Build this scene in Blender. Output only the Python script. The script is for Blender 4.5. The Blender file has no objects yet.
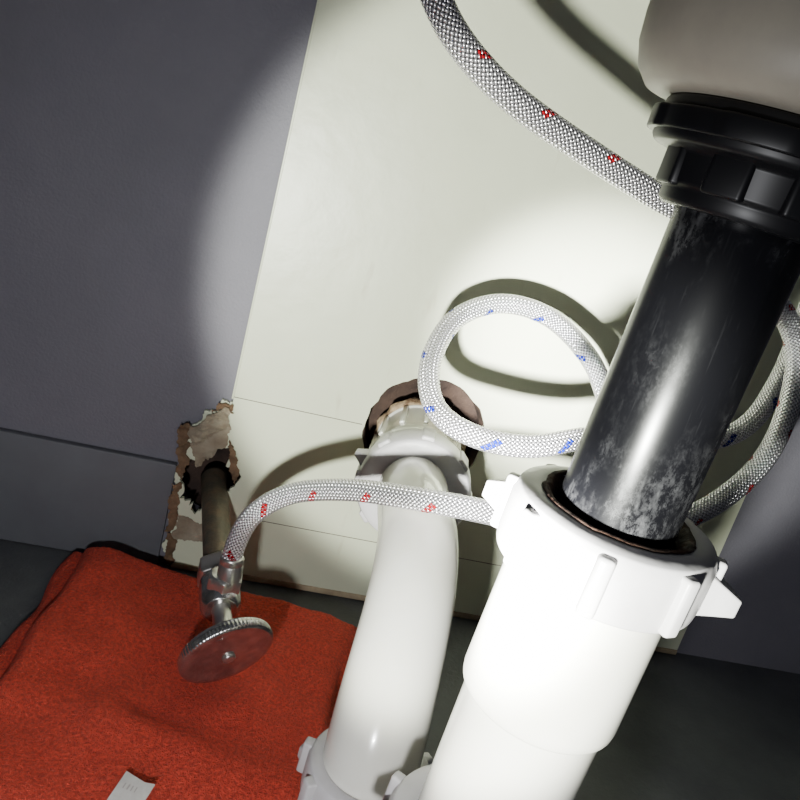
import bpy, bmesh, math, random
from mathutils import Vector, Matrix, noise
random.seed(4)
S=bpy.context.scene
COL=S.collection
MM=0.001
def V3(s): return [Vector([float(c)*MM for c in p.split(',')]) for p in s.split(';')]

# ---------------------------------------------------------------- node helpers
def new_mat(name,base=(.5,.5,.5),rough=.5,metal=0,**kw):
    m=bpy.data.materials.new(name); m.use_nodes=True
    b=m.node_tree.nodes['Principled BSDF']
    b.inputs['Base Color'].default_value=(*base,1)
    b.inputs['Roughness'].default_value=rough
    b.inputs['Metallic'].default_value=metal
    for k,v in kw.items(): b.inputs[k.replace('_',' ')].default_value=v
    return m,m.node_tree,b
def node(nt,t,**kw):
    n=nt.nodes.new(t)
    for k,v in kw.items(): setattr(n,k,v)
    return n
def mth(nt,op,a,b=None,c=None):
    n=nt.nodes.new('ShaderNodeMath'); n.operation=op
    for i,x in enumerate((a,b,c)):
        if x is None: continue
        if isinstance(x,(int,float)): n.inputs[i].default_value=x
        else: nt.links.new(x,n.inputs[i])
    return n.outputs[0]
def mixc(nt,fac,a,b):
    n=nt.nodes.new('ShaderNodeMix'); n.data_type='RGBA'
    for idx,x in ((0,fac),(6,a),(7,b)):
        if isinstance(x,(int,float)): n.inputs[idx].default_value=x
        elif isinstance(x,tuple): n.inputs[idx].default_value=(*x,1)
        else: nt.links.new(x,n.inputs[idx])
    return n.outputs[2]
def noise_n(nt,scale,detail=4,rough=.6,vec=None,stretch=None):
    tc=node(nt,'ShaderNodeTexCoord'); src=tc.outputs['Object']
    if stretch:
        mp=node(nt,'ShaderNodeMapping'); mp.inputs['Scale'].default_value=stretch
        nt.links.new(src,mp.inputs['Vector']); src=mp.outputs[0]
    n=node(nt,'ShaderNodeTexNoise'); n.inputs['Scale'].default_value=scale
    n.inputs['Detail'].default_value=detail; n.inputs['Roughness'].default_value=rough
    nt.links.new(src,n.inputs['Vector'])
    return n.outputs['Fac']
def ramp(nt,fac,p0,p1):
    n=node(nt,'ShaderNodeMapRange'); n.inputs[1].default_value=p0; n.inputs[2].default_value=p1
    nt.links.new(fac,n.inputs[0]); return n.outputs[0]
def bump(nt,b,h,dist,strength=1):
    n=node(nt,'ShaderNodeBump'); n.inputs['Strength'].default_value=strength
    n.inputs['Distance'].default_value=dist
    nt.links.new(h,n.inputs['Height']); nt.links.new(n.outputs[0],b.inputs['Normal'])
def blotchy(name,c1,c2,scale,rough,lo=.35,hi=.65,metal=0,bscale=None,bdist=0,stretch=None,**kw):
    m,nt,b=new_mat(name,c1,rough,metal,**kw)
    f=ramp(nt,noise_n(nt,scale,6,.6,stretch=stretch),lo,hi)
    nt.links.new(mixc(nt,f,c1,c2),b.inputs['Base Color'])
    if bscale: bump(nt,b,noise_n(nt,bscale,3,.6),bdist)
    return m

# ---------------------------------------------------------------- materials
M_wall=blotchy('painted_gray_wall',(.170,.163,.192),(.142,.138,.164),7,.62,bscale=500,bdist=.0004)
M_floor=blotchy('dark_gray_floor',(.12,.125,.13),(.08,.083,.09),12,.6,bscale=300,bdist=.0005)
M_base=blotchy('dark_gray_trim',(.125,.13,.145),(.098,.098,.112),10,.6)
M_panel,nt,b=new_mat('cream_panel',(.6,.6,.5),.36)
f=ramp(nt,noise_n(nt,6,5,.55),.42,.75)
c=mixc(nt,f,(.65,.68,.515),(.58,.605,.45))
f2=ramp(nt,noise_n(nt,90,3,.5,stretch=(1,1,.25)),.68,.8)
f2=mth(nt,'MULTIPLY',f2,.25)
c=mixc(nt,f2,c,(.28,.20,.12))
nt.links.new(c,b.inputs['Base Color'])
bump(nt,b,noise_n(nt,35,4,.5),.0006)
M_edge=blotchy('raw_board_edge',(.42,.34,.22),(.25,.19,.12),60,.8)
M_seam,_,_=new_mat('seam_dark',(.16,.15,.12),.8)
M_kraft=blotchy('torn_kraft_paper',(.23,.14,.08),(.08,.05,.028),70,.9,bscale=220,bdist=.0008)
M_paper=blotchy('torn_backing',(.40,.36,.27),(.22,.17,.115),34,.85,bscale=120,bdist=.001)
M_cavity=blotchy('cavity_brown',(.075,.045,.033),(.03,.018,.015),50,.9,bscale=150,bdist=.002)
M_rim=blotchy('brown_mastic',(.075,.047,.037),(.025,.015,.011),80,.7,bscale=150,bdist=.0012)
M_putty=blotchy('old_putty',(.48,.36,.22),(.13,.075,.04),110,.8,bscale=200,bdist=.002)
M_pvc=blotchy('white_pvc',(.80,.785,.73),(.74,.725,.64),18,.20,Coat_Weight=.3)
M_pvc2=blotchy('white_pvc_nut',(.60,.585,.60),(.51,.49,.49),30,.36,bscale=60,bdist=.0004)
M_blk,nt,b=new_mat('black_abs',(.006,.006,.007),.28,Specular_IOR_Level=.4)
tc=node(nt,'ShaderNodeTexCoord'); sx=node(nt,'ShaderNodeSeparateXYZ'); nt.links.new(tc.outputs['Object'],sx.inputs[0])
zz=sx.outputs[2]
ends=mth(nt,'MAXIMUM',ramp(nt,zz,.330,.352),ramp(nt,zz,.285,.262))
f=ramp(nt,noise_n(nt,300,9,.82,stretch=(1,1,.55)),.46,.66)
m2=ramp(nt,noise_n(nt,38,5,.65,stretch=(1,1,.6)),.46,.60)
m2=mth(nt,'MULTIPLY',m2,mth(nt,'ADD',mth(nt,'MULTIPLY',ends,.75),.16))
fine=ramp(nt,noise_n(nt,1100,2,.6,stretch=(1,1,.06)),.62,.86)
ff=mth(nt,'MAXIMUM',mth(nt,'MULTIPLY',f,m2),mth(nt,'MULTIPLY',fine,.09))
nt.links.new(mixc(nt,mth(nt,'MULTIPLY',ff,.6),(.004,.004,.005),(.17,.17,.18)),b.inputs['Base Color'])
nt.links.new(mth(nt,'ADD',mth(nt,'MULTIPLY',ff,.35),.25),b.inputs['Roughness'])
M_blk2,_,_=new_mat('black_plastic_fitting',(.005,.005,.006),.42,Specular_IOR_Level=.35)
M_rust=blotchy('brown_residue',(.085,.04,.024),(.022,.013,.009),120,.85,bscale=300,bdist=.001)
M_strain=blotchy('gray_beige_body',(.42,.38,.30),(.32,.29,.235),20,.5)
M_chrome=blotchy('tarnished_chrome',(.64,.64,.62),(.38,.375,.36),120,.22,metal=.92)
M_ferrule,_,_=new_mat('steel_ferrule',(.60,.585,.55),.3,.9)
M_copper=blotchy('tarnished_copper',(.20,.14,.095),(.10,.10,.075),80,.5,metal=.35,bscale=200,bdist=.0006)
M_tag=blotchy('white_label',(.7,.68,.66),(.6,.57,.55),200,.7)
M_ink,_,_=new_mat('label_ink',(.40,.36,.35),.8)
M_towel,nt,b=new_mat('red_terry',(.45,.03,.012),.95,Sheen_Weight=.5)
b.inputs['Sheen Tint'].default_value=(1,.35,.25,1)
n1=noise_n(nt,520,3,.8); n2=noise_n(nt,28,4,.6)
c=mixc(nt,ramp(nt,n1,.36,.62),(.48,.018,.010),(1.0,.085,.045))
c=mixc(nt,mth(nt,'MULTIPLY',ramp(nt,n2,.4,.75),.3),c,(.45,.020,.012))
nt.links.new(c,b.inputs['Base Color'])
bump(nt,b,n1,.0045)

def braid(name,fleck,phase):
    m,nt,b=new_mat(name,(.5,.5,.5),.28,.85)
    uv=node(nt,'ShaderNodeUVMap'); uv.uv_map='UVMap'
    sp=node(nt,'ShaderNodeSeparateXYZ'); nt.links.new(uv.outputs[0],sp.inputs[0])
    u,v=sp.outputs[0],sp.outputs[1]; N=16
    p=mth(nt,'MULTIPLY',mth(nt,'ADD',u,v),N); q=mth(nt,'MULTIPLY',mth(nt,'SUBTRACT',u,v),N)
    fp=mth(nt,'SUBTRACT',mth(nt,'FRACT',p),.5); fq=mth(nt,'SUBTRACT',mth(nt,'FRACT',q),.5)
    ip=mth(nt,'FLOOR',p); iq=mth(nt,'FLOOR',q)
    par=mth(nt,'FLOORED_MODULO',mth(nt,'ADD',ip,iq),2)
    def ell(ax,ay):
        return mth(nt,'ADD',mth(nt,'MULTIPLY',mth(nt,'MULTIPLY',fp,fp),ax),mth(nt,'MULTIPLY',mth(nt,'MULTIPLY',fq,fq),ay))
    dA=ell(3.8,1.3); dB=ell(1.3,3.8)
    d=mth(nt,'ADD',mth(nt,'MULTIPLY',dA,par),mth(nt,'MULTIPLY',dB,mth(nt,'SUBTRACT',1,par)))
    h=mth(nt,'SUBTRACT',1,d)
    cf=ramp(nt,h,.0,.62)
    c=mixc(nt,cf,(.10,.10,.105),(.95,.92,.97))
    tr=mth(nt,'LESS_THAN',mth(nt,'FLOORED_MODULO',ip,N),2)
    tr=mth(nt,'MULTIPLY',tr,mth(nt,'MAXIMUM',par,mth(nt,'LESS_THAN',mth(nt,'ABSOLUTE',fq),.2)))
    tr=mth(nt,'MULTIPLY',tr,mth(nt,'LESS_THAN',mth(nt,'FLOORED_MODULO',mth(nt,'ADD',iq,phase),16),6))
    c=mixc(nt,tr,c,fleck)
    nt.links.new(c,b.inputs['Base Color'])
    nt.links.new(mth(nt,'SUBTRACT',.85,mth(nt,'MULTIPLY',tr,.85)),b.inputs['Metallic'])
    nt.links.new(mth(nt,'ADD',.28,mth(nt,'MULTIPLY',tr,.4)),b.inputs['Roughness'])
    nt.links.new(mth(nt,'SUBTRACT',.5,mth(nt,'MULTIPLY',tr,.45)),b.inputs['Specular IOR Level'])
    bump(nt,b,h,.0008)
    return m
M_hot=braid('braided_steel_red_tracer',(.30,.004,.010),0)
M_cold=braid('braided_steel_blue_tracer',(.0005,.012,.26),6)

# ---------------------------------------------------------------- mesh helpers
def obj(name,me,mat=None,parent=None,smooth=True):
    o=bpy.data.objects.new(name,me); COL.objects.link(o)
    if mat:
        for m in (mat if isinstance(mat,(list,tuple)) else [mat]): me.materials.append(m)
    if smooth:
        for p in me.polygons: p.use_smooth=True
    if parent: o.parent=parent
    return o
def empty(name):
    o=bpy.data.objects.new(name,None); o.empty_display_size=.01; COL.objects.link(o); return o
def bev(o,w,seg=3,ang=35):
    m=o.modifiers.new('b','BEVEL'); m.width=w; m.segments=seg; m.limit_method='ANGLE'; m.angle_limit=math.radians(ang)
    m.harden_normals=False
    return o
def catmull(pts,step):
    P=[2*pts[0]-pts[1]]+list(pts)+[2*pts[-1]-pts[-2]]
    out=[]
    for i in range(1,len(P)-2):
        a,b_,c_,d=P[i-1:i+3]
        n=max(2,int((c_-b_).length/step))
        for k in range(n):
            t=k/n
            out.append(.5*((2*b_)+(c_-a)*t+(2*a-5*b_+4*c_-d)*t*t+(3*b_-a-3*c_+d)*t**3))
    out.append(P[-2].copy())
    return out
def smooth_pts(pts,it=2):
    for _ in range(it):
        pts=[pts[0]]+[(pts[i-1]+2*pts[i]+pts[i+1])/4 for i in range(1,len(pts)-1)]+[pts[-1]]
    return pts
def tube(name,pts,rad,mat,parent=None,seg=40,step=.003,pitch=.047,caps=True,sm=3,resample=True):
    if resample: pts=smooth_pts(catmull(pts,step),sm)
    n=len(pts); L=[0]
    for i in range(1,n): L.append(L[-1]+(pts[i]-pts[i-1]).length)
    rf=rad if callable(rad) else (lambda t:rad)
    me=bpy.data.meshes.new(name); bm=bmesh.new(); uvl=bm.loops.layers.uv.new('UVMap')
    T=[(pts[min(i+1,n-1)]-pts[max(i-1,0)]).normalized() for i in range(n)]
    N_=T[0].orthogonal().normalized(); rings=[]
    for i in range(n):
        N_=(N_-T[i]*N_.dot(T[i])).normalized(); B=T[i].cross(N_)
        r=rf(L[i]/L[-1])
        rings.append([bm.verts.new(pts[i]+(N_*math.cos(a)+B*math.sin(a))*r) for a in [2*math.pi*k/seg for k in range(seg)]])
    for i in range(n-1):
        for k in range(seg):
            k2=(k+1)%seg
            fc=bm.faces.new((rings[i][k],rings[i][k2],rings[i+1][k2],rings[i+1][k]))
            uu=[k/seg,(k+1)/seg,(k+1)/seg,k/seg]; vv=[L[i],L[i],L[i+1],L[i+1]]
            for lp,a,c_ in zip(fc.loops,uu,vv): lp[uvl].uv=(a,c_/pitch)
    if caps:
        bm.faces.new(rings[0][::-1]); bm.faces.new(rings[-1])
    bmesh.ops.recalc_face_normals(bm,faces=bm.faces)
    bm.to_mesh(me); bm.free()
    return obj(name,me,mat,parent)
def frame(origin,axis,xhint=Vector((1,0,0))):
    z=axis.normalized(); x=(xhint-z*xhint.dot(z))
    if x.length<1e-4: x=z.orthogonal()
    x.normalize(); y=z.cross(x)
    m=Matrix((x,y,z)).transposed().to_4x4(); m.translation=origin
    return m
def lathe(name,prof,mtx,mat,parent=None,seg=72,rfun=None):
    me=bpy.data.meshes.new(name); bm=bmesh.new(); rings=[]
    for (r,z) in prof:
        if r<=1e-6: rings.append([bm.verts.new(mtx@Vector((0,0,z)))])
        else:
            ring=[]
            for k in range(seg):
                a=2*math.pi*k/seg; rr=r*(rfun(a,z,r) if rfun else 1)
                ring.append(bm.verts.new(mtx@Vector((rr*math.cos(a),rr*math.sin(a),z))))
            rings.append(ring)
    for A,B in zip(rings[:-1],rings[1:]):
        if len(A)==1 and len(B)==1: continue
        for k in range(seg):
            k2=(k+1)%seg
            if len(A)==1: bm.faces.new((A[0],B[k],B[k2]))
            elif len(B)==1: bm.faces.new((A[k],A[k2],B[0]))
            else: bm.faces.new((A[k],A[k2],B[k2],B[k]))
    bmesh.ops.recalc_face_normals(bm,faces=bm.faces)
    bm.to_mesh(me); bm.free()
    o=obj(name,me,mat,parent); bev(o,.0006,2,40); return o
def prism(name,poly,z0,z1,mtx,mat,parent=None,bw=.0008,taper=1):
    me=bpy.data.meshes.new(name); bm=bmesh.new()
    cx=sum(p[0] for p in poly)/len(poly); cy=sum(p[1] for p in poly)/len(poly)
    A=[bm.verts.new(mtx@Vector((x,y,z0))) for x,y in poly]
    B=[bm.verts.new(mtx@Vector((cx+(x-cx)*taper,cy+(y-cy)*taper,z1))) for x,y in poly]
    bm.faces.new(A[::-1]); bm.faces.new(B)
    n=len(poly)
    for i in range(n): bm.faces.new((A[i],A[(i+1)%n],B[(i+1)%n],B[i]))
    bmesh.ops.recalc_face_normals(bm,faces=bm.faces)
    bm.to_mesh(me); bm.free()
    o=obj(name,me,mat,parent,smooth=True); bev(o,bw,3); return o
def wedge(name,r0,r1,w0,w1,zb,zt,zb1,zt1,mtx,mat,parent):
    me=bpy.data.meshes.new(name); bm=bmesh.new(); rings=[]
    for t in (0,.3,.6,1):
        r=r0+(r1-r0)*t; w=w0+(w1-w0)*(t**.8); a=zb+(zb1-zb)*t; b_=zt+(zt1-zt)*t
        rings.append([bm.verts.new(mtx@Vector(q)) for q in ((r,-w,a),(r,w,a),(r,w,b_),(r,-w,b_))])
    for A,B in zip(rings[:-1],rings[1:]):
        for i in range(4): bm.faces.new((A[i],A[(i+1)%4],B[(i+1)%4],B[i]))
    bm.faces.new(rings[0][::-1]); bm.faces.new(rings[-1])
    bmesh.ops.recalc_face_normals(bm,faces=bm.faces)
    bm.to_mesh(me); bm.free()
    o=obj(name,me,mat,parent); bev(o,.0007,3,35); return o
def box(name,lo,hi,mat,parent=None,bw=.0005):
    return prism(name,[(lo[0],lo[1]),(hi[0],lo[1]),(hi[0],hi[1]),(lo[0],hi[1])],lo[2],hi[2],Matrix.Identity(4),mat,parent,bw)
def flat_panel(name,outer,holes,y0,y1,mat,parent=None):
    cu=bpy.data.curves.new(name,'CURVE'); cu.dimensions='2D'; cu.fill_mode='BOTH'
    for loop in [outer]+holes:
        sp=cu.splines.new('POLY'); sp.points.add(len(loop)-1)
        for p,(x,z) in zip(sp.points,loop): p.co=(x,z,0,1)
        sp.use_cyclic_u=True
    cu.extrude=abs(y1-y0)/2
    t=bpy.data.objects.new('tmp',cu); COL.objects.link(t)
    bpy.context.view_layer.update()
    me=bpy.data.meshes.new_from_object(t.evaluated_get(bpy.context.evaluated_depsgraph_get()))
    bpy.data.objects.remove(t)
    ym=(y0+y1)/2
    for v in me.vertices: v.co=Vector((v.co.x,ym-v.co.z,v.co.y))
    me.materials.clear(); me.name=name
    return obj(name,me,mat,parent,smooth=False)
def ragged(cx,cz,rx,rz,n,amp,seed,freq=2.5):
    out=[]
    for k in range(n):
        a=2*math.pi*k/n
        r=1+amp*noise.noise(Vector((math.cos(a)*freq,math.sin(a)*freq,seed)))+amp*.5*noise.noise(Vector((math.cos(a)*freq*4,math.sin(a)*freq*4,seed+9)))
        out.append((cx+rx*r*math.cos(a),cz+rz*r*math.sin(a)))
    return out
def ragline(pts,step,amp,seed):
    out=[]
    for (x0,z0),(x1,z1) in zip(pts[:-1],pts[1:]):
        L=math.hypot(x1-x0,z1-z0); n=max(1,int(L/step))
        for k in range(n):
            t=k/n; x=x0+(x1-x0)*t; z=z0+(z1-z0)*t
            w=noise.noise(Vector((x*150,z*150,seed)))*amp+noise.noise(Vector((x*600,z*600,seed+5)))*amp*.5
            nx,nz=(z1-z0)/L,-(x1-x0)/L
            out.append((x+nx*w,z+nz*w))
    return out

# ---------------------------------------------------------------- room shell
HC=(.131,.149)
VC=(-.013,.071)
drain_hole=ragged(*HC,.046,.044,72,.05,3.3)
flat_panel('wall_back',[(-.55,-.01),(.75,-.01),(.75,.85),(-.55,.85)],
   [ragged(*HC,.050,.048,40,.03,1),ragged(VC[0]-.002,VC[1]+.006,.023,.032,40,.06,8)],.0015,.018,M_wall)
box('floor',(-.55,-.75,-.02),(.75,.02,-.0005),M_floor)
box('wall_left',(-.57,-.75,-.01),(-.55,.02,.85),M_wall)
box('wall_right',(.75,-.75,-.01),(.77,.02,.85),M_wall)
base=box('baseboard_back',(-.549,-.005,0),(-.040,.001,.086),M_base,bw=.0008)

panel=empty('cream_wall_panel')
left_edge=ragline([(-.011,.1435),(-.018,.140),(-.030,.124),(-.038,.116),(-.041,.104),(-.036,.094),(-.040,.080),(-.036,.066),(-.040,.052),(-.035,.036),(-.037,.020),(-.033,.002)],.0013,.0050,2.2)
vhole=ragged(VC[0]-.003,VC[1]+.006,.017,.028,80,.42,6.1,2.6)
outer=[(-.011,.60)]+left_edge+[(-.033,.002),(.40,.002),(.40,.60)]
flat_panel('board',outer,[drain_hole,vhole],-.003,.0,M_panel,panel)
box('bottom_edge',(-.030,-.0042,.0005),(.40,.0005,.005),M_edge,panel)
box('left_lip',(-.0118,-.0036,.145),(-.0104,.0002,.60),M_panel,panel,bw=.0003)
box('seam_upper',(-.011,-.00325,.1462),(.084,-.0029,.1468),M_seam,panel,bw=.0001)
box('seam_lower',(.018,-.00325,.0530),(.40,-.0029,.0536),M_seam,panel,bw=.0001)
def flap(name,outline,lift,seed,mat,step=.0022,y=-.0034):
    loop=ragline(outline+[outline[0]],.0012,.0030,seed)
    o=flat_panel(name,loop,[],y-.0004,y,mat,panel)
    me=o.data; bm=bmesh.new(); bm.from_mesh(me)
    for _ in range(3):
        long=[e for e in bm.edges if e.calc_length()>.004]
        if not long: break
        bmesh.ops.subdivide_edges(bm,edges=long,cuts=1)
        bmesh.ops.triangulate(bm,faces=[f_ for f_ in bm.faces if len(f_.verts)>4])
    for v in bm.verts:
        n=noise.noise(Vector((v.co.x*60,seed,v.co.z*60)))+.35*noise.noise(Vector((v.co.x*200,seed,v.co.z*200)))
        v.co.y-=lift*max(0,n+.15)
    bm.to_mesh(me); bm.free(); return o
flap('torn_paper_1',[(-.037,.116),(-.022,.133),(-.012,.139),(-.007,.124),(-.010,.106),(-.020,.096),(-.026,.088),(-.032,.100)],.009,1.2,M_paper)
flap('torn_paper_2',[(-.041,.104),(-.035,.106),(-.032,.090),(-.034,.076),(-.040,.080)],.005,4.2,M_kraft)
flap('torn_paper_3',[(-.041,.072),(-.034,.072),(-.034,.050),(-.031,.036),(-.038,.030)],.004,7.7,M_kraft,)
flap('torn_paper_4',[(-.032,.046),(-.014,.042),(-.004,.050),(.003,.044),(-.002,.034),(-.020,.026),(-.033,.024)],.003,9.1,M_paper)
flap('torn_paper_5',[(-.007,.114),(-.001,.106),(.003,.092),(.004,.078),(.000,.086),(-.004,.098)],.004,2.9,M_kraft)
flap('torn_paper_6',[(-.038,.030),(-.032,.030),(-.029,.015),(-.030,.004),(-.035,.004)],.003,3.9,M_kraft)
flap('torn_paper_7',[(-.043,.119),(-.038,.121),(-.034,.112),(-.038,.102),(-.043,.104)],.006,5.5,M_kraft,y=-.0042)
flap('torn_paper_8',[(-.020,.140),(-.010,.1425),(-.008,.134),(-.014,.136),(-.024,.131)],.003,6.5,M_kraft,y=-.0046)
def cup(name,cx,cz,r,depth,mat):
    m=frame(Vector((cx,.0,cz)),Vector((0,1,0)))
    return lathe(name,[(r,.002),(r,depth),(0,depth)],m,mat,panel,48,
        rfun=lambda a,z,rr:1+.05*noise.noise(Vector((math.cos(a)*3,math.sin(a)*3,z*60))))
cup('drain_cavity',*HC,.0515,.030,M_cavity)
cup('supply_cavity',VC[0]-.002,VC[1]+.006,.034,.04,M_cavity)
lathe('drain_hole_mastic',[(.0450,0),(.0470,.001),(.047,.006),(.0440,.010),(.0430,.009),(.0440,.004),(.0450,0)],frame(Vector((HC[0],-.0012,HC[1])),Vector((0,1,0))),M_rim,panel,120,
   rfun=lambda a,z,r:1+.02*noise.noise(Vector((math.cos(a)*4,math.sin(a)*4,z*60))))

# ---------------------------------------------------------------- white waste plumbing
trap=empty('p_trap')
def slip_nut(prefix,m,r,h,hole,parent,nribs=8,wings=((0,.012),),mat=M_pvc2,ribh=.0035,a0=.2,ribw=.006,wh=.0085):
    lathe(prefix+'_body',[(hole,0),(r*.90,0),(r*.985,.0015),(r,.005),(r,h*.8),(r*.96,h-.001),(r*.86,h),(hole,h),(hole,0)],m,mat,parent)
    for i in range(nribs):
        a=a0+2*math.pi*i/nribs
        rm=m@Matrix.Rotation(a,4,'Z')
        w=ribw/2
        prism(prefix+'_rib_%d'%(i+1),[(r-.003,-w),(r+ribh,-w*.85),(r+ribh,w*.85),(r-.003,w)],.002,h-.002,rm,mat,parent,.0012,.97)
    for j,(a,wl) in enumerate(wings):
        rm=m@Matrix.Rotation(math.radians(a),4,'Z')
        wedge(prefix+'_wing_%d'%(j+1),r-.004,r+wl,wh,.0016,.002,h*.80,h*.22,h*.48,rm,mat,parent)
Zv=Vector((0,0,1))
R0v=Vector((.9816,-.1908,0))
LEAN=(R0v*.035+Zv).normalized()
mA=frame(Vector((.121,-.336,0))-R0v*.0122,LEAN)
def onA(z): return mA@Matrix.Translation((0,0,z))
slip_nut('upper_slip_nut',onA(.236),.0330,.023,.0225,trap,8,wings=((-24,.0108),(138,.0110)),a0=.35,ribw=.0060,ribh=.0026,wh=.0074)
lathe('adapter_socket',[(.0228,.250),(.0262,.250),(.0268,.236),(.0270,.210),(.0272,.190),(.0268,.187),(.0245,.1855),(.0243,.150),(.0240,.118),(.0215,.118),(.0215,.250),(.0228,.250)],mA,M_pvc,trap,96)
lathe('residue_ring',[(.0195,.2535),(.0226,.2570),(.0236,.2591),(.0248,.2592),(.0242,.2596),(.0228,.2596),(.0195,.2560),(.0195,.2535)],mA,M_rust,trap,120,
   rfun=lambda a,z,r:1+.07*noise.noise(Vector((math.cos(a)*3,math.sin(a)*3,z*100)))+.02*noise.noise(Vector((math.cos(a)*14,math.sin(a)*14,z*100))))
slip_nut('lower_front_nut',onA(.101),.034,.024,.0235,trap,8,wings=((165,.010),(-10,.010)),a0=.1)
ARM=V3('129,18,138;127,-15,138;122,-50,139;115,-82,141;109,-120,147;106,-165,147;100,-207,136;93,-240,118;89,-258,102;88,-266,86;88,-267,70')
tube('trap_arm_bend',ARM,.0222,M_pvc,trap,64,.003,sm=14)
slip_nut('lower_slip_nut',frame(Vector((.089,-.2665,.064)),Zv),.0295,.021,.0224,trap,8,wings=((150,.006),),a0=.4,ribw=.007)
Jend=mA@Vector((0,0,.104)); Jm=mA@Vector((0,0,.068))
tube('j_bend',V3('88,-267,80;89,-268,66;91,-274,45;98,-290,32;107,-313,32')+[Vector((Jm.x-.002,-.328,.046)),Jm,Jend],.0212,M_pvc,trap,64,.003,sm=6)
ax=(Vector((.113,-.090,.1415))-Vector((.125,-.030,.139))).normalized()
slip_nut('wall_slip_nut',frame(Vector((.1190,-.066,.1385)),ax),.0375,.024,.0225,trap,8,wings=((165,.007),(-42,.008)),a0=.0,ribw=.010,ribh=.0015,wh=.007)
cm=frame(Vector((.131,.008,.138)),ax)
lathe('wall_collar',[(.021,0),(.0310,0),(.0322,.003),(.0322,.012),(.0305,.013),(.0305,.055),(.0322,.056),(.0322,.076),(.021,.076),(.021,0)],cm,M_pvc,trap)
for i in range(12):
    rm=cm@Matrix.Rotation(i/12*2*math.pi,4,'Z')
    prism('wall_collar_rib_%d'%(i+1),[(.029,-.002),(.0335,-.0016),(.0335,.0016),(.029,.002)],.014,.055,rm,M_pvc,trap,.0006)
lathe('putty_ring',[(.029,0),(.0345,.001),(.0352,.006),(.0330,.009),(.029,.009),(.029,0)],frame(Vector((.131,.006,.139)),ax),M_putty,trap,
      rfun=lambda a,z,r:1+.08*noise.noise(Vector((math.cos(a)*5,math.sin(a)*5,z*200))))

# ---------------------------------------------------------------- black tailpiece + strainer
tail=empty('drain_tailpiece')
lathe('tube',[(.0165,.215),(.0188,.215),(.0188,.356),(.0165,.356),(.0165,.215)],mA,M_blk,tail,96)
lathe('slip_nut',[(.0188,.350),(.0232,.350),(.0244,.3515),(.0244,.3545),(.0258,.3555),(.0262,.3635),(.0285,.3645),(.0312,.365),(.0322,.3665),(.0322,.3740),(.0315,.3765),(.018,.3765),(.0188,.350)],mA,M_blk2,tail,96)
for i in range(8):
    rm=mA@Matrix.Rotation(.75+i*math.pi/4,4,'Z')
    prism('nut_lug_%d'%(i+1),[(.024,-.006),(.0270,-.0052),(.0270,.0052),(.024,.006)],.3545,.365,rm,M_blk2,tail,.001)
lathe('locknut_lugs',[(.019,.3675),(.0334,.3675),(.0334,.3735),(.019,.3735)],mA,M_blk2,tail,96,
      rfun=lambda a,z,r:(1.03 if (math.sin(a*5)>.1) else 1.0) if r>.03 else 1)
strainer=empty('sink_strainer')
lathe('basket_body',[(.018,.3768),(.034,.3768),(.039,.3780),(.0425,.382),(.0445,.388),(.0452,.395),(.0457,.440),(.0457,.452),(.058,.455),(.058,.460),(.0,.460)],mA,M_strain,strainer,96)

# ---------------------------------------------------------------- braided hoses
HOT=V3('12,-112,68;11,-111,88;17,-110,113;36,-117,136;65,-143,158;93,-170,173;121,-188,182;152,-194,185;216,-176,183;263,-161,197;298,-144,229;306,-132,271;292,-129,304;248,-140,330;203,-160,347;165,-172,354;122,-181,364;82,-190,375;54,-197,388;37,-199,403;22,-195,427;16,-190,455')
COLD=V3('262,14,62;266,-40,68;282,-95,105;280,-130,150;250,-113,198;222,-93,224;204,-77,249;175,-60,266;141,-59,267;112,-74,253;98,-104,231;101,-132,214;118,-158,211;150,-163,213;190,-150,222;248,-132,225;293,-119,237;316,-102,270;324,-88,330;324,-85,450')
def hose(name,pts,mat,rad=.0063):
    e=empty(name)
    tube('braid',pts,rad,mat,e,48,.0022,sm=6,pitch=.040)
    for k,(a,b_) in enumerate(((pts[0],pts[1]),(pts[-1],pts[-2]))):
        ax_=(b_-a).normalized()
        lathe('ferrule_%d'%(k+1),[(.0,-.004),(.0073,-.004),(.0076,-.002),(.0076,.010),(.0070,.0115),(.0074,.0125),(.0074,.0155),(.0064,.0165),(0,.0165)],frame(a,ax_),M_ferrule,e,48)
    return e
hose('braided_supply_hose',HOT,M_hot)
hose('braided_supply_hose.001',COLD,M_cold)

# ---------------------------------------------------------------- shut-off valve
valve=empty('shutoff_valve')
a0=Vector((-.013,.020,.071)); a1=Vector((.009,-.108,.053))
tube('copper_stub',[a0,a0.lerp(a1,.35),a0.lerp(a1,.7),a1],.0098,M_copper,valve,40,.004,sm=0)
axd=(a1-a0).normalized()
hexf=lambda lim:(lambda a,z,r:1/(math.cos(((a+math.pi/6)%(math.pi/3))-math.pi/6))*.93 if r>lim else 1)
lathe('compression_nut',[(.0,0),(.0125,0),(.0138,.002),(.0138,.013),(.0125,.015),(0,.015)],frame(a1-axd*.028,axd),M_ferrule,valve,48,rfun=hexf(.01))
lathe('body',[(.0,0),(.0105,0),(.0125,.003),(.013,.012),(.0125,.024),(.010,.028),(0,.028)],frame(a1-axd*.014,axd),M_chrome,valve,48)
lathe('outlet',[(0,0),(.0088,0),(.0088,.010),(.0108,.011),(.0108,.019),(.0095,.0205),(0,.0205)],frame(Vector((.010,-.110,.050)),Zv),M_ferrule,valve,48,rfun=hexf(.01))
hd=Vector((.42,-.78,-.26)).normalized(); hc=Vector((.018,-.154,.049))
tube('stem',[a1,a1.lerp(hc,.5),hc],.0060,M_ferrule,valve,24,.004,sm=0)
hm=frame(hc,hd)
def knob(a,z,r):
    k=1+.035*math.cos(2*(a-.25))*min(1,r/.02)
    if r>.0258: k*=1+.004*math.sin(a*72)
    return k
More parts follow.
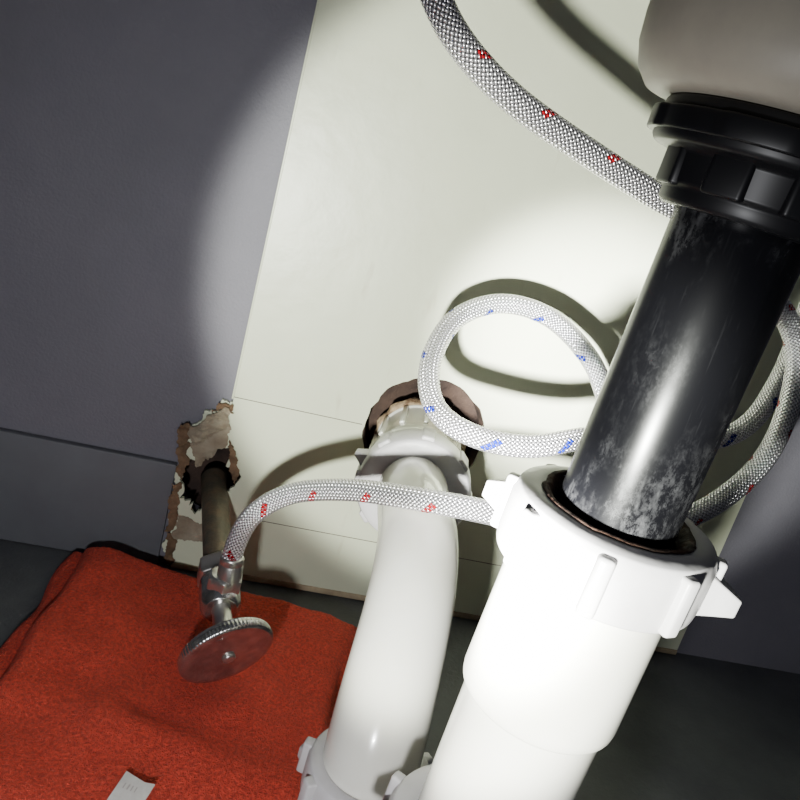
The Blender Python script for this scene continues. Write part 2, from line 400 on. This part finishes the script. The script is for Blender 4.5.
hl=lathe('oval_handle',[(0,-.006),(.010,-.006),(.0225,-.0042),(.0255,-.0026),(.0268,-.0010),(.0270,.0005),(.0270,.0034),(.0262,.0046),(.0245,.0050),(.0215,.0049),(.0200,.0044),(.012,.0052),(.0085,.0056),(.0070,.0058),(0,.0059)],hm,M_chrome,valve,432,rfun=knob)
hl.modifiers.clear()
lathe('handle_screw',[(0,.0055),(.0038,.0055),(.0038,.0072),(.0030,.0082),(0,.0085)],hm,M_ferrule,valve,32)

# ---------------------------------------------------------------- red towel
towel=empty('folded_red_towel')
def cloth(name,corners,z0,z1,seed,nx=130,ny=140,edge=.012,amp=.004,creases=()):
    me=bpy.data.meshes.new(name); bm=bmesh.new()
    tl,tr,br,bl=[Vector((x,y)) for x,y in corners]
    top=[];
    W=(tr-tl).length; H=(bl-tl).length
    for j in range(ny+1):
        row=[]
        for i in range(nx+1):
            u,v=i/nx,j/ny
            u=u-.12*math.sin(2*math.pi*u)/(2*math.pi)*2; v=v-.12*math.sin(2*math.pi*v)/(2*math.pi)*2
            p=(tl*(1-u)+tr*u)*(1-v)+(bl*(1-u)+br*u)*v
            d=min(u*W,(1-u)*W,v*H,(1-v)*H)
            t=min(1,d/edge); prof=math.sqrt(max(0,1-(1-t)**2))
            w=Vector((p.x*14,p.y*14,seed))
            wob=Vector((noise.noise(w*1.3),noise.noise(w*1.3+Vector((5,5,5)))))*.006
            n=noise.noise(w)*amp+noise.noise(w*2.7)*amp*.45
            for (cx,cy,ang,wd,hh) in creases:
                dd=(p.x-cx)*math.cos(ang)+(p.y-cy)*math.sin(ang)+.006*noise.noise(Vector((p.x*25,p.y*25,seed+3)))
                n+=hh*math.exp(-(dd/wd)**2)
            fine=noise.noise(Vector((p.x*420,p.y*420,seed)))*.0008
            row.append(bm.verts.new((p.x+wob.x,p.y+wob.y,z0+(z1-z0)*prof+(n+fine)*prof)))
        top.append(row)
    for j in range(ny):
        for i in range(nx):
            bm.faces.new((top[j][i],top[j+1][i],top[j+1][i+1],top[j][i+1]))
    ring=[top[0][i] for i in range(nx+1)]+[top[j][nx] for j in range(1,ny+1)]+[top[ny][i] for i in range(nx-1,-1,-1)]+[top[j][0] for j in range(ny-1,0,-1)]
    bm.faces.new(ring)
    bmesh.ops.recalc_face_normals(bm,faces=bm.faces)
    bm.to_mesh(me); bm.free()
    return obj(name,me,M_towel,towel)
cloth('bottom_layer',[(-.102,-.016),(.118,-.052),(.066,-.30),(-.128,-.29)],0,.013,1.7)
cloth('top_layer',[(-.090,-.022),(.112,-.058),(.060,-.30),(-.106,-.292)],.009,.021,5.1,amp=.006,
      creases=((-.055,-.10,.25,.014,.004),(-.01,-.20,1.25,.014,.003),(.04,-.15,-.5,.014,.003)))
tagm=Matrix.Translation((-.013,-.241,.0275))@Matrix.Rotation(math.radians(-18),4,'Z')@Matrix.Rotation(math.radians(8),4,'X')
prism('care_tag',[(-.008,-.014),(.008,-.014),(.008,.006),(.003,.005),(-.008,.007)],0,.0008,tagm,M_tag,towel,.0002)
for i,(x,w,h) in enumerate(((-.005,.0006,.003),(-.003,.0008,.003),(-.001,.0006,.003),(.001,.0005,.003))):
    prism('tag_print_%d'%(i+1),[(x,-.002),(x+w,-.002),(x+w,-.002+h),(x,-.002+h)],.0008,.0009,tagm,M_ink,towel,.00005)

# ---------------------------------------------------------------- lights
def spot(name,loc,aim,watts,size,blend,col,soft=.011):
    l=bpy.data.lights.new(name,'SPOT'); l.energy=watts; l.spot_size=math.radians(size); l.spot_blend=blend
    l.color=col; l.shadow_soft_size=soft
    o=bpy.data.objects.new(name,l); COL.objects.link(o); o.location=loc
    o.rotation_euler=(Vector(aim)-Vector(loc)).to_track_quat('-Z','Y').to_euler(); return o
LP=(-.036,-.575,.232)
spot('flashlight_beam',LP,(.180,0,.255),27,46,.25,(.97,1,.90))
spot('flashlight_hotspot',LP,(.228,0,.238),210,22,1,(.98,1,.95))
spot('flashlight_spill',LP,(.12,0,.08),4.8,125,.9,(.96,.97,1))
w=bpy.data.worlds.new('World'); S.world=w; w.use_nodes=True
w.node_tree.nodes['Background'].inputs[0].default_value=(.75,.8,1,1)
w.node_tree.nodes['Background'].inputs[1].default_value=.05

# ---------------------------------------------------------------- camera
yaw,th,ro=math.radians(11),math.radians(17.6),math.radians(15.9)
F=Vector((math.sin(yaw)*math.cos(th),math.cos(yaw)*math.cos(th),-math.sin(th)))
R0=Vector((math.cos(yaw),-math.sin(yaw),0)); U0=R0.cross(F)
R=math.cos(ro)*R0+math.sin(ro)*U0; U=-math.sin(ro)*R0+math.cos(ro)*U0
cam=bpy.data.cameras.new('camera'); co=bpy.data.objects.new('camera',cam); COL.objects.link(co)
m=Matrix((R,U,-F)).transposed().to_4x4(); m.translation=Vector((0,-.55,.348)); co.matrix_world=m
cam.sensor_width=36; cam.lens=36; cam.clip_start=.01
S.camera=co
